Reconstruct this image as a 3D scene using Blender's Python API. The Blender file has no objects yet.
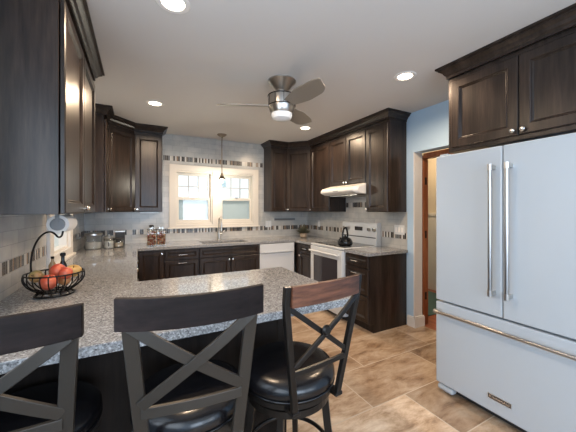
import bpy, bmesh, math, random
from math import sin, cos, pi, radians as R
from mathutils import Vector, Matrix
random.seed(7)
SC = bpy.context.scene
COL = SC.collection

# ------------------------------------------------------------------ camera
cam_d = bpy.data.cameras.new('camera'); cam = bpy.data.objects.new('camera', cam_d); COL.objects.link(cam)
F = 284.56
cam_d.sensor_width = 36; cam_d.sensor_fit = 'HORIZONTAL'; cam_d.lens = F * 36 / 576
cam_d.shift_y = (210.4133 - 216) / 576
cam_d.clip_start = .05
cam.location = (0, 0, 1.3922); cam.rotation_euler = (pi / 2, 0, -.485)
SC.camera = cam
# ------------------------------------------------------------------ colour and world
SC.view_settings.view_transform = 'Standard'; SC.view_settings.look = 'None'
SC.view_settings.gamma = 1; SC.view_settings.use_curve_mapping = False
SC.view_settings.exposure = .55
W = bpy.data.worlds.new('sky'); SC.world = W; W.use_nodes = True
bg = W.node_tree.nodes['Background']
sky = W.node_tree.nodes.new('ShaderNodeTexSky'); sky.sky_type = 'HOSEK_WILKIE'; sky.turbidity = 6; sky.sun_direction = (.3, -.6, .6)
mixw = W.node_tree.nodes.new('ShaderNodeMixRGB'); mixw.inputs[0].default_value = .92
mixw.inputs[2].default_value = (.97, .985, 1, 1)
W.node_tree.links.new(sky.outputs[0], mixw.inputs[1]); W.node_tree.links.new(mixw.outputs[0], bg.inputs[0])
bg.inputs[1].default_value = 1.0

def area(name, loc, rot, sx, sy, power, color):
    d = bpy.data.lights.new(name, 'AREA'); d.shape = 'RECTANGLE'; d.size = sx; d.size_y = sy
    d.energy = power; d.color = color
    o = bpy.data.objects.new(name, d); COL.objects.link(o); o.location = loc; o.rotation_euler = rot
    return o
NEAR_Y = -2.6
# daylight entering through the two windows of the wall behind the camera and an unseen left-wall window added for its light
area('daylight_near_window', (.35, NEAR_Y - .02, 1.45), (pi / 2, 0, 0), 1.5, 1.5, 50, (.66, .81, 1))
area('daylight_near_window_east', (2.1, NEAR_Y - .02, 1.45), (pi / 2, 0, 0), 1.0, 1.5, 22, (.72, .85, 1))
area('added_west_daylight', (-.73, .06, 1.575), (pi / 2, 0, -pi / 2), 2.1, 1.2, 24, (.70, .84, 1))

# ------------------------------------------------------------------ materials
def mat(name, color, rough=.5, metal=0, **kw):
    m = bpy.data.materials.new(name); m.use_nodes = True
    b = m.node_tree.nodes['Principled BSDF']
    b.inputs['Base Color'].default_value = (*color, 1); b.inputs['Roughness'].default_value = rough
    b.inputs['Metallic'].default_value = metal
    for k, v in kw.items(): b.inputs[k.replace('_', ' ')].default_value = v
    return m
def N(m, t, **kw):
    n = m.node_tree.nodes.new('ShaderNode' + t)
    for k, v in kw.items():
        if hasattr(n, k): setattr(n, k, v)
        else: n.inputs[k.replace('_', ' ')].default_value = v
    return n
def L(m, a, b): m.node_tree.links.new(a, b)
def bsdf(m): return m.node_tree.nodes['Principled BSDF']
def ramp(m, fac, stops, interp='LINEAR'):
    r = N(m, 'ValToRGB'); r.color_ramp.interpolation = interp
    e = r.color_ramp.elements
    while len(e) < len(stops): e.new(.5)
    for i, (p, c) in enumerate(stops): e[i].position = p; e[i].color = (*c, 1)
    L(m, fac, r.inputs[0]); return r
def coords(m, scale=(1, 1, 1)):
    t = N(m, 'TexCoord'); mp = N(m, 'Mapping'); mp.inputs['Scale'].default_value = scale
    L(m, t.outputs['Object'], mp.inputs[0]); return mp.outputs[0]
def bump(m, h, strength, dist=.01):
    b = N(m, 'Bump'); b.inputs['Strength'].default_value = strength; b.inputs['Distance'].default_value = dist
    L(m, h, b.inputs['Height']); L(m, b.outputs[0], bsdf(m).inputs['Normal'])

def wood(name, c0, c1, rough, scale=(14, 14, 1.1), coat=0):
    m = mat(name, c0, rough); v = coords(m, scale)
    n = N(m, 'TexNoise', Scale=5.0, Detail=6.0, Roughness=.6); L(m, v, n.inputs['Vector'])
    n2 = N(m, 'TexNoise', Scale=1.2, Detail=2.0); L(m, v, n2.inputs['Vector'])
    mx = N(m, 'Math', operation='MULTIPLY'); L(m, n.outputs[0], mx.inputs[0]); L(m, n2.outputs[0], mx.inputs[1])
    r = ramp(m, mx.outputs[0], [(.12, c0), (.42, c1)]); L(m, r.outputs[0], bsdf(m).inputs['Base Color'])
    bsdf(m).inputs['Specular IOR Level'].default_value = .38
    bsdf(m).inputs['Coat Weight'].default_value = coat; bsdf(m).inputs['Coat Roughness'].default_value = .25
    bump(m, n.outputs[0], .06, .002)
    return m
ESP = wood('espresso_wood', (.010, .0068, .0055), (.046, .030, .023), .32)
RAILW = wood('dark_rail_wood', (.006, .004, .0035), (.019, .012, .011), .55, (1.5, 14, 14))
RAILB = wood('warm_lit_rail_wood', (.03, .010, .005), (.20, .075, .038), .42, (1.5, 14, 14))  # rail wood reddened: warm grazing light is put into its colour
CASEW = wood('orange_casing_wood', (.20, .055, .02), (.42, .15, .06), .4)
HALLW = wood('hall_floor_wood', (.24, .06, .025), (.42, .14, .06), .3, (14, 1.1, 14))
PENB = wood('near_black_wood', (.008, .006, .005), (.020, .014, .011), .45)  # cabinet wood in a much darker, near-black tone
for m_ in (RAILW, PENB): bsdf(m_).inputs['Specular IOR Level'].default_value = .15
STEEL = mat('brushed_steel', (.62, .60, .57), .28, 1)
CHROME = mat('satin_chrome', (.78, .77, .75), .2, 1)
NICKEL = mat('brushed_nickel', (.50, .47, .43), .3, 1)
HANDM = mat('refrigerator_handle_steel', (.40, .385, .37), .3, 1)
BLKM = mat('black_wire', (.012, .011, .011), .4, .6)
GUN = mat('gunmetal_paint', (.046, .039, .032), .42, .5)
GUN2 = mat('black_brown_metal', (.018, .015, .013), .33, .5)
LEA = mat('black_leather', (.006, .0055, .0065), .26); bsdf(LEA).inputs['Specular IOR Level'].default_value = .5
vv = coords(LEA); nn = N(LEA, 'TexNoise', Scale=60.0, Detail=3.0); L(LEA, vv, nn.inputs['Vector']); bump(LEA, nn.outputs[0], .12, .003)
WHITE = mat('white_enamel', (.66, .67, .67), .16)
FRIW = mat('refrigerator_white', (.48, .515, .54), .14)
HOODW = mat('hood_white', (.82, .79, .74), .25)
TRIM = mat('cream_trim', (.62, .575, .51), .4)
TRIMW = mat('white_trim', (.80, .77, .73), .4)
BLUE = mat('pale_blue_paint', (.44, .60, .76), .6)
CEIL = mat('ceiling_paint', (.64, .615, .59), .75)
BEIGE = mat('beige_paint', (.62, .55, .45), .7)
BLKG = mat('black_glass', (.015, .015, .017), .05)
OVENG = mat('oven_window', (.05, .045, .05), .06)
BLACK = mat('black_gloss', (.008, .008, .009), .12)
DARK = mat('dark_plastic', (.02, .02, .022), .5)  # even near-black plastic for bodies, toe kicks, lids and slots
GREY = mat('grey_plastic', (.25, .26, .27), .45)
PAPER = mat('paper_towel', (.85, .83, .80), .9)
BLADE = mat('silver_taupe_blade', (.27, .24, .20), .4, .3)
GLASS = mat('clear_glass', (.95, .97, .97), .03, 0, Transmission_Weight=1.0, IOR=1.45)
def pane_mat():
    m = bpy.data.materials.new('window_glass'); m.use_nodes = True; nt = m.node_tree; nt.nodes.clear()
    o = nt.nodes.new('ShaderNodeOutputMaterial'); t = nt.nodes.new('ShaderNodeBsdfTransparent'); g = nt.nodes.new('ShaderNodeBsdfGlossy')
    t.inputs[0].default_value = (.93, .97, .98, 1); g.inputs['Roughness'].default_value = .03
    x = nt.nodes.new('ShaderNodeMixShader'); x.inputs[0].default_value = .06
    nt.links.new(t.outputs[0], x.inputs[1]); nt.links.new(g.outputs[0], x.inputs[2]); nt.links.new(x.outputs[0], o.inputs[0]); return m
PANE = pane_mat()
def screen_mat():
    m = bpy.data.materials.new('insect_screen'); m.use_nodes = True; nt = m.node_tree; nt.nodes.clear()
    o = nt.nodes.new('ShaderNodeOutputMaterial'); t = nt.nodes.new('ShaderNodeBsdfTransparent'); g = nt.nodes.new('ShaderNodeBsdfDiffuse')
    t.inputs[0].default_value = (1, 1, 1, 1); g.inputs[0].default_value = (.6, .61, .61, 1)
    x = nt.nodes.new('ShaderNodeMixShader'); x.inputs[0].default_value = .38
    nt.links.new(t.outputs[0], x.inputs[1]); nt.links.new(g.outputs[0], x.inputs[2]); nt.links.new(x.outputs[0], o.inputs[0]); return m
SCREEN = screen_mat()
def emis(name, c, s):
    m = mat(name, c, .5); b = bsdf(m); b.inputs['Emission Color'].default_value = (*c, 1); b.inputs['Emission Strength'].default_value = s; return m
LAMPE = emis('lamp_diffuser', (1, .86, .68), 9)
BULBE = emis('frosted_bulb_glass', (1, .84, .62), 20)
NICKD = mat('aged_nickel', (.24, .20, .16), .35, 1)
FANG = mat('opal_glass', (.86, .87, .86), .25)

def granite():
    m = mat('speckled_granite', (.4, .38, .36), .07); v = coords(m)
    a = N(m, 'TexVoronoi', Scale=170.0); L(m, v, a.inputs['Vector'])
    s = N(m, 'SeparateColor'); L(m, a.outputs['Color'], s.inputs[0])
    r = ramp(m, s.outputs[0], [(0, (.03, .03, .035)), (.14, (.13, .125, .125)), (.34, (.24, .245, .25)), (.62, (.34, .34, .34)), (.86, (.58, .59, .60))], 'CONSTANT')
    n = N(m, 'TexNoise', Scale=120.0, Detail=4.0, Roughness=.8); L(m, v, n.inputs['Vector'])
    r2 = ramp(m, n.outputs[0], [(.38, (.12, .12, .125)), (.5, (.31, .31, .31)), (.64, (.50, .495, .49))])
    x = N(m, 'MixRGB'); x.inputs[0].default_value = .5; L(m, r.outputs[0], x.inputs[1]); L(m, r2.outputs[0], x.inputs[2])
    L(m, x.outputs[0], bsdf(m).inputs['Base Color']); return m
GRAN = granite()

def tile_mat(name, upper):
    """glazed grey subway tile in .08 m courses with a mosaic band of upright sticks"""
    m = mat(name, (.5, .52, .52), .22)
    t = N(m, 'TexCoord'); s = N(m, 'SeparateXYZ'); L(m, t.outputs['Object'], s.inputs[0])
    u = N(m, 'Math', operation='ADD'); L(m, s.outputs[0], u.inputs[0]); L(m, s.outputs[1], u.inputs[1])
    zz = N(m, 'Math', operation='SUBTRACT'); L(m, s.outputs[2], zz.inputs[0]); zz.inputs[1].default_value = 1.036 - .08 * 20
    c = N(m, 'CombineXYZ'); L(m, u.outputs[0], c.inputs[0]); L(m, zz.outputs[0], c.inputs[1])
    b = N(m, 'TexBrick'); b.offset = .5; L(m, c.outputs[0], b.inputs['Vector'])
    b.inputs['Scale'].default_value = 1; b.inputs['Brick Width'].default_value = .22; b.inputs['Row Height'].default_value = .08
    b.inputs['Mortar Size'].default_value = .0022; b.inputs['Mortar Smooth'].default_value = .3
    b.inputs['Color1'].default_value = (.44, .435, .42, 1); b.inputs['Color2'].default_value = (.52, .51, .485, 1); b.inputs['Mortar'].default_value = (.36, .36, .35, 1)
    n = N(m, 'TexNoise', Scale=9.0, Detail=4.0); L(m, t.outputs['Object'], n.inputs['Vector'])
    r0 = ramp(m, n.outputs[0], [(.3, (.86, .87, .88)), (.7, (1.08, 1.06, 1.03))])
    mul = N(m, 'MixRGB', blend_type='MULTIPLY'); mul.inputs[0].default_value = 1; L(m, b.outputs[0], mul.inputs[1]); L(m, r0.outputs[0], mul.inputs[2])
    # sticks
    q = N(m, 'Math', operation='DIVIDE'); L(m, u.outputs[0], q.inputs[0]); q.inputs[1].default_value = .024
    fl = N(m, 'Math', operation='FLOOR'); L(m, q.outputs[0], fl.inputs[0]); fr = N(m, 'Math', operation='FRACT'); L(m, q.outputs[0], fr.inputs[0])
    wn = N(m, 'TexWhiteNoise', noise_dimensions='1D'); L(m, fl.outputs[0], wn.inputs['W'])
    rr = ramp(m, wn.outputs['Value'], [(0, (.035, .028, .025)), (.34, (.12, .095, .075)), (.46, (.60, .58, .53)), (.62, (.11, .115, .12)), (.74, (.24, .15, .09)), (.84, (.50, .46, .40))], 'CONSTANT')
    gt = N(m, 'Math', operation='GREATER_THAN'); L(m, fr.outputs[0], gt.inputs[0]); gt.inputs[1].default_value = .10
    sm = N(m, 'MixRGB'); L(m, gt.outputs[0], sm.inputs[0]); sm.inputs[1].default_value = (.5, .49, .47, 1); L(m, rr.outputs[0], sm.inputs[2])
    def inside(z0, z1):
        g = N(m, 'Math', operation='GREATER_THAN'); L(m, s.outputs[2], g.inputs[0]); g.inputs[1].default_value = z0
        l = N(m, 'Math', operation='LESS_THAN'); L(m, s.outputs[2], l.inputs[0]); l.inputs[1].default_value = z1
        k = N(m, 'Math', operation='MULTIPLY'); L(m, g.outputs[0], k.inputs[0]); L(m, l.outputs[0], k.inputs[1]); return k.outputs[0]
    f = inside(1.040, 1.112)
    mk = N(m, 'Math', operation='MAXIMUM'); L(m, f, mk.inputs[0])
    if upper: L(m, inside(2.158, 2.232), mk.inputs[1])
    elif upper is None: L(m, inside(1.440, 1.512), mk.inputs[1])
    else: mk.inputs[1].default_value = 0
    fin = N(m, 'MixRGB'); L(m, mk.outputs[0], fin.inputs[0]); L(m, mul.outputs[0], fin.inputs[1]); L(m, sm.outputs[0], fin.inputs[2])
    L(m, fin.outputs[0], bsdf(m).inputs['Base Color'])
    bump(m, b.outputs['Fac'], -.35, .003)
    return m
TILE_B = tile_mat('subway_tile_window_wall', True)
TILE = tile_mat('subway_tile', False)
TILE_R = tile_mat('subway_tile_range_wall', None)

def floor_mat():
    m = mat('travertine_look_floor', (.5, .42, .34), .3)
    t = N(m, 'TexCoord'); mp = N(m, 'Mapping'); L(m, t.outputs['Object'], mp.inputs[0])
    mp.inputs['Location'].default_value = (-1.47 + .9 * 8, -1.495 + .44 * 11, 0)
    b = N(m, 'TexBrick'); b.offset = .65; L(m, mp.outputs[0], b.inputs['Vector'])
    b.inputs['Scale'].default_value = 1; b.inputs['Brick Width'].default_value = .9; b.inputs['Row Height'].default_value = .44
    b.inputs['Mortar Size'].default_value = .004; b.inputs['Bias'].default_value = -.1; b.inputs['Mortar Smooth'].default_value = .2
    b.inputs['Color1'].default_value = (.0, .0, .0, 1); b.inputs['Color2'].default_value = (1, 1, 1, 1); b.inputs['Mortar'].default_value = (.5, .5, .5, 1)
    # each tile shifts the veining so the pattern breaks at the joints
    sh = N(m, 'VectorMath', operation='SCALE'); sh.inputs['Scale'].default_value = 7.3; L(m, b.outputs['Color'], sh.inputs[0])
    ad = N(m, 'VectorMath', operation='ADD'); L(m, t.outputs['Object'], ad.inputs[0]); L(m, sh.outputs[0], ad.inputs[1])
    mp2 = N(m, 'Mapping'); mp2.inputs['Rotation'].default_value = (0, 0, .5); mp2.inputs['Scale'].default_value = (1.0, 2.6, 1); L(m, ad.outputs[0], mp2.inputs[0])
    n = N(m, 'TexNoise', Scale=3.2, Detail=12.0, Roughness=.72, Distortion=.35); L(m, mp2.outputs[0], n.inputs['Vector'])
    r = ramp(m, n.outputs[0], [(.32, (.22, .13, .075)), (.43, (.43, .295, .19)), (.53, (.58, .44, .315)), (.66, (.72, .60, .47))])
    r2 = ramp(m, b.outputs['Color'], [(0, (.64, .59, .54)), (1, (1.2, 1.19, 1.17))])
    mul = N(m, 'MixRGB', blend_type='MULTIPLY'); mul.inputs[0].default_value = 1; L(m, r.outputs[0], mul.inputs[1]); L(m, r2.outputs[0], mul.inputs[2])
    x = N(m, 'MixRGB'); L(m, b.outputs['Fac'], x.inputs[0]); L(m, mul.outputs[0], x.inputs[1]); x.inputs[2].default_value = (.60, .50, .39, 1)
    L(m, x.outputs[0], bsdf(m).inputs['Base Color']); bump(m, b.outputs['Fac'], -.3, .003)
    return m
FLOORM = floor_mat()

# ------------------------------------------------------------------ helpers
def tag(o, label=None, cat=None, group=None, kind=None):
    for k, v in (('label', label), ('category', cat), ('group', group), ('kind', kind)):
        if v: o[k] = v
    return o
def thing(name, label, cat, loc=(0, 0, 0), rz=0, group=None):
    o = bpy.data.objects.new(name, None); o.empty_display_size = .1; COL.objects.link(o)
    o.location = loc; o.rotation_euler = (0, 0, rz); return tag(o, label, cat, group)
def rootof(p):
    while p.parent: p = p.parent
    return p
def build(bm, name, m, parent=None, label=None, local=False, smooth=False, bevel=0, kind=None):
    bmesh.ops.recalc_face_normals(bm, faces=bm.faces)
    if parent is not None and not local:
        l = rootof(parent).location; bmesh.ops.translate(bm, verts=bm.verts, vec=(-l[0], -l[1], -l[2]))
    me = bpy.data.meshes.new(name); bm.to_mesh(me); bm.free()
    ms = m if isinstance(m, (list, tuple)) else [m]
    for x in ms: me.materials.append(x)
    o = bpy.data.objects.new(name, me); COL.objects.link(o)
    if parent is not None: o.parent = parent
    if smooth:
        for p in me.polygons: p.use_smooth = True
        if smooth != 'all':
            bb = bmesh.new(); bb.from_mesh(me)
            for e in bb.edges:
                if len(e.link_faces) == 2 and e.calc_face_angle(0) > R(smooth if smooth is not True else 38): e.smooth = False
            bb.to_mesh(me); bb.free()
    if bevel:
        b = o.modifiers.new('bevel', 'BEVEL'); b.width = bevel; b.segments = 2; b.limit_method = 'ANGLE'; b.angle_limit = R(40)
    if label: o['label'] = label
    if kind: o['kind'] = kind
    return o
def box(bm, x0, x1, y0, y1, z0, z1, M=None):
    vs = [bm.verts.new((x, y, z)) for x in (x0, x1) for y in (y0, y1) for z in (z0, z1)]
    for f in ((0, 1, 3, 2), (4, 6, 7, 5), (0, 4, 5, 1), (2, 3, 7, 6), (0, 2, 6, 4), (1, 5, 7, 3)): bm.faces.new([vs[i] for i in f])
    if M is not None: bmesh.ops.transform(bm, matrix=M, verts=vs)
    return bm
def bx(*a, M=None): return box(bmesh.new(), *a, M=M)
def lathe(bm, prof, seg=32, M=None, sx=1, sy=1):
    rings = []
    for r, z in prof:
        if r < 1e-6: rings.append([bm.verts.new((0, 0, z))])
        else: rings.append([bm.verts.new((r * sx * cos(2 * pi * i / seg), r * sy * sin(2 * pi * i / seg), z)) for i in range(seg)])
    for a, b in zip(rings, rings[1:]):
        for i in range(seg):
            j = (i + 1) % seg
            if len(a) == 1 and len(b) == 1: continue
            if len(a) == 1: bm.faces.new((a[0], b[i], b[j]))
            elif len(b) == 1: bm.faces.new((a[i], b[0], a[j]))
            else: bm.faces.new((a[i], b[i], b[j], a[j]))
    for rg in (rings[0], rings[-1]):
        if len(rg) > 1 and rings[0] is not rings[-1]: bm.faces.new(rg)
    vs = [v for rg in rings for v in rg]
    if M is not None: bmesh.ops.transform(bm, matrix=M, verts=vs)
    return bm
def tube(bm, pts, r, seg=10, closed=False, M=None):
    pts = [Vector(p) for p in pts]; n = len(pts); rings = []; vs = []
    up = None
    for i, p in enumerate(pts):
        if closed: t = (pts[(i + 1) % n] - pts[i - 1]).normalized()
        else: t = (pts[min(i + 1, n - 1)] - pts[max(i - 1, 0)]).normalized()
        if up is None:
            up = Vector((0, 0, 1)) if abs(t.z) < .9 else Vector((1, 0, 0))
        a = t.cross(up).normalized(); b = a.cross(t).normalized(); up = b
        rr = r[i] if isinstance(r, (list, tuple)) else r
        rg = [bm.verts.new(p + (a * cos(2 * pi * k / seg) + b * sin(2 * pi * k / seg)) * rr) for k in range(seg)]
        rings.append(rg); vs += rg
    m = n if closed else n - 1
    for i in range(m):
        A, B = rings[i], rings[(i + 1) % n]
        for k in range(seg): bm.faces.new((A[k], A[(k + 1) % seg], B[(k + 1) % seg], B[k]))
    if not closed: bm.faces.new(rings[0]); bm.faces.new(rings[-1])
    if M is not None: bmesh.ops.transform(bm, matrix=M, verts=vs)
    return bm
def circ(cx, cy, z, r, n=36, ry=None): return [(cx + r * cos(2 * pi * i / n), cy + (ry or r) * sin(2 * pi * i / n), z) for i in range(n)]
def strip(bm, pts, w, t, side=(0, 1, 0)):
    """flat bar through pts: thickness t along `side`, width w across the run"""
    pts = [Vector(p) for p in pts]; n = len(pts); rings = []; s = Vector(side)
    for i, p in enumerate(pts):
        d = (pts[min(i + 1, n - 1)] - pts[max(i - 1, 0)]).normalized(); a = d.cross(s).normalized(); b = a.cross(d).normalized()
        ww = w[i] if isinstance(w, (list, tuple)) else w
        rings.append([bm.verts.new(p + a * ww / 2 * i1 + b * t / 2 * j1) for i1, j1 in ((-1, -1), (1, -1), (1, 1), (-1, 1))])
    for A, B in zip(rings, rings[1:]):
        for k in range(4): bm.faces.new((A[k], A[(k + 1) % 4], B[(k + 1) % 4], B[k]))
    bm.faces.new(rings[0]); bm.faces.new(rings[-1]); return bm
def gridslab(us, ws, holes, t0, t1, mp):
    """solid plate over the grid us x ws without the cells in `holes`(list of rects); mp(u,w,t) -> point"""
    bm = bmesh.new(); us = sorted(set(us)); ws = sorted(set(ws)); V = {}
    def filled(i, j):
        if i < 0 or j < 0 or i >= len(us) - 1 or j >= len(ws) - 1: return False
        cu, cw = (us[i] + us[i + 1]) / 2, (ws[j] + ws[j + 1]) / 2
        return not any(a < cu < b and c < cw < d for a, b, c, d in holes)
    def v(i, j, k):
        if (i, j, k) not in V: V[(i, j, k)] = bm.verts.new(mp(us[i], ws[j], (t0, t1)[k]))
        return V[(i, j, k)]
    for i in range(len(us) - 1):
        for j in range(len(ws) - 1):
            if not filled(i, j): continue
            for k in (0, 1): bm.faces.new((v(i, j, k), v(i + 1, j, k), v(i + 1, j + 1, k), v(i, j + 1, k)))
            if not filled(i - 1, j): bm.faces.new((v(i, j, 0), v(i, j + 1, 0), v(i, j + 1, 1), v(i, j, 1)))
            if not filled(i + 1, j): bm.faces.new((v(i + 1, j, 0), v(i + 1, j + 1, 0), v(i + 1, j + 1, 1), v(i + 1, j, 1)))
            if not filled(i, j - 1): bm.faces.new((v(i, j, 0), v(i + 1, j, 0), v(i + 1, j, 1), v(i, j, 1)))
            if not filled(i, j + 1): bm.faces.new((v(i, j + 1, 0), v(i + 1, j + 1, 0), v(i + 1, j + 1, 1), v(i, j + 1, 1)))
    bmesh.ops.dissolve_limit(bm, angle_limit=.01, verts=bm.verts, edges=bm.edges)
    return bm
def frame(o, n):
    """matrix with local x = right seen from the front, local y = up, local z = outward normal"""
    n = Vector(n).normalized(); up = Vector((0, 0, 1)); r = up.cross(n)
    M = Matrix((r, up, n)).transposed().to_4x4(); M.translation = Vector(o); return M
def panel_bm(x0, x1, y0, y1, t, M, stile=.055, flat=False):
    """cabinet front with a moulded frame and recessed field"""
    bm = bmesh.new()
    if flat: rings = [(0, 0), (0, t - .003), (.003, t)]
    else: rings = [(0, 0), (0, t - .005), (.005, t), (stile, t), (stile + .007, t - .008), (stile + .011, t - .006), (stile + .018, t - .014), (stile + .024, t - .014)]
    R_ = []
    for ins, z in rings: R_.append([bm.verts.new(p) for p in ((x0 + ins, y0 + ins, z), (x1 - ins, y0 + ins, z), (x1 - ins, y1 - ins, z), (x0 + ins, y1 - ins, z))])
    bm.faces.new(R_[0])
    for A, B in zip(R_, R_[1:]):
        for k in range(4): bm.faces.new((A[k], A[(k + 1) % 4], B[(k + 1) % 4], B[k]))
    bm.faces.new(R_[-1]); bmesh.ops.transform(bm, matrix=M, verts=bm.verts); return bm
def knob_bm(x, y, z, M):
    K = M @ Matrix.Translation((x, y, z))
    return lathe(bmesh.new(), [(.006, 0), (.0055, .010), (.009, .013), (.0155, .017), (.016, .022), (.012, .027), (0, .029)], 16, K)
def pull_bm(x, y, z, M, w=.11, vertical=False):
    bm = bmesh.new(); d = (0, 1) if vertical else (1, 0)
    def q(s, h): return (x + d[0] * s, y + d[1] * s, z + h)
    tube(bm, [q(-w / 2, .028), q(w / 2, .028)], .0055, 10); 
    for s in (-w * .38, w * .38): tube(bm, [q(s, 0), q(s, .028)], .0045, 8)
    bmesh.ops.transform(bm, matrix=M, verts=bm.verts); return bm
def front(parent, name, M, x0, x1, y0, y1, hw=None, hx=0, hy=0, stile=.055, flat=False, t=.02):
    g = .0015
    d = build(panel_bm(x0 + g, x1 - g, y0 + g, y1 - g, t, M, stile, flat), name, ESP, parent)
    if hw == 'knob': build(knob_bm(hx, hy, t, M), 'knob', CHROME, d, smooth=True)
    if hw == 'pull': build(pull_bm(hx, hy, t, M), 'pull', CHROME, d, smooth=True)
    return d
def sweep(path, prof, m, name, parent):
    """moulding: prof = [(out, z)], out measured to the right of the path's direction; mitred"""
    bm = bmesh.new(); P = [Vector((p[0], p[1])) for p in path]; n = len(P); rings = []
    for i in range(n):
        d0 = (P[i] - P[i - 1]).normalized() if i else None; d1 = (P[i + 1] - P[i]).normalized() if i < n - 1 else None
        if d0 is None: d0 = d1
        if d1 is None: d1 = d0
        n0 = Vector((d0.y, -d0.x)); n1 = Vector((d1.y, -d1.x)); b = (n0 + n1).normalized(); s = 1 / max(.3, b.dot(n0))
        rings.append([bm.verts.new((P[i].x + b.x * o * s, P[i].y + b.y * o * s, z)) for o, z in prof])
    k = len(prof)
    for A, B in zip(rings, rings[1:]):
        for j in range(k): bm.faces.new((A[j], A[(j + 1) % k], B[(j + 1) % k], B[j]))
    bm.faces.new(rings[0]); bm.faces.new(rings[-1]); return build(bm, name, m, parent)

XL, XR, YB, ZC = -.652, 2.909, 4.705, 2.564
HX = 4.6   # far side of the hallway
# ------------------------------------------------------------------ setting
def struct(bm, name, m, **k): return build(bm, name, m, kind='structure', **k)
struct(bx(XL - .15, XR + .14, NEAR_Y - .15, YB + .15, -.08, 0), 'floor', FLOORM)
struct(bx(XR + .14, HX, .6, YB + .15, -.08, -.001), 'floor_hall', HALLW)
struct(bx(XL - .15, HX + .1, NEAR_Y - .15, YB + .15, ZC, ZC + .1), 'ceiling', CEIL)
WX0, WX1, WZ0, WZ1 = .50, 1.80, 1.17, 2.02      # opening of the back window
struct(gridslab([XL - .15, WX0, WX1, HX], [0, WZ0, WZ1, ZC], [(WX0, WX1, WZ0, WZ1)], YB, YB + .15, lambda u, w, t: (u, t, w)), 'wall_back', TILE_B)
LY0, LY1, LZ0, LZ1 = 3.02, 3.70, 1.0, 2.02
struct(gridslab([NEAR_Y - .15, -1.0, 1.12, LY0, LY1, YB], [0, .95, 1.0, 2.02, 2.2, ZC], [(LY0, LY1, LZ0, LZ1), (-1.0, 1.12, .95, 2.2)], XL - .15, XL, lambda u, w, t: (t, u, w)), 'wall_left', BLUE)
OY0, OY1, OZ = 1.45, 2.306, 2.084
struct(gridslab([NEAR_Y - .15, OY0, OY1, YB], [0, OZ, ZC], [(OY0, OY1, 0, OZ)], XR, XR + .14, lambda u, w, t: (t, u, w)), 'wall_right', BLUE)
struct(gridslab([XL - .15, -.4, 1.1, 1.6, 2.6, XR + .14], [0, .7, 2.2, ZC], [(-.4, 1.1, .7, 2.2), (1.6, 2.6, .7, 2.2)], NEAR_Y - .15, NEAR_Y, lambda u, w, t: (u, t, w)), 'wall_near', BLUE)
struct(bx(HX, HX + .1, .5, YB + .15, 0, ZC), 'wall_hall', BEIGE)
struct(bx(XR + .14, HX, .5, .6, 0, ZC), 'wall_hall_near', BEIGE)
# tiled splashbacks on the side walls
struct(gridslab([1.2, LY0 - .12, LY1 + .12, YB - .001], [.90, 1.40, ZC - .001], [(LY0 - .12, LY1 + .12, .9, 2.6), (1.2, LY0 - .12, 1.40, 2.6)], XL, XL + .008, lambda u, w, t: (t, u, w)), 'tile_backsplash', TILE)
struct(gridslab([2.395, 2.76, 3.545, YB - .001], [.90, 1.375, 1.62], [(2.395, 2.76, 1.375, 1.7), (3.545, 4.8, 1.375, 1.7)], XR - .008, XR, lambda u, w, t: (t, u, w)), 'tile_backsplash', TILE_R)
# white drywall lining of the passage and its orange wood frame
struct(bx(XR - .001, XR + .14, OY1 - .012, OY1, 0, OZ), 'trim_1', TRIMW)
bm = bx(XR - .001, XR + .16, OY1 - .014 - .02, OY1 + .0, 0, .11); box(bm, XR - .018, XR, OY1 - .034, 2.385, 0, .11)
box(bm, XR - .012, XR, OY1 - .030, 2.385, .11, .125); box(bm, XR - .012, XR + .155, OY1 - .028, OY1 - .012, .11, .125)
struct(bm, 'baseboard_right', TRIMW)
dr = bx(XR + .16, XR + .25, OY1 - .012, OY1 + .10, 0, OZ - .02); pass
box(dr, XR + .16, XR + .25, OY0 - .2, OY1 - .012, OZ - .06, OZ)
d1 = struct(dr, 'door_1', CASEW, bevel=.003)
for z in (.35, 1.1, 1.75):
    build(bx(XR + .19, XR + .215, OY1 - .018, OY1 - .011, z - .045, z + .045), 'hinge', BLKM, d1)
struct(bx(XR + .145, XR + .175, OY1 + .0, 3.4, 0, .14), 'baseboard_hall', TRIMW)
wn = bx(HX - .03, HX - .001, .61, YB, 0.001, 1.30); box(wn, HX - .05, HX - .001, .61, YB, 1.30, 1.35)
struct(wn, 'trim_2', TRIMW)
t = thing('rug', 'teal rug on the reddish wood floor of the hallway', 'rug', (3.9, 3.0, 0))
build(bx(3.35, 4.4, 2.45, 3.7, .0, .012), 'rug_pile', mat('teal_rug', (.09, .17, .17), .95), t)
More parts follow.
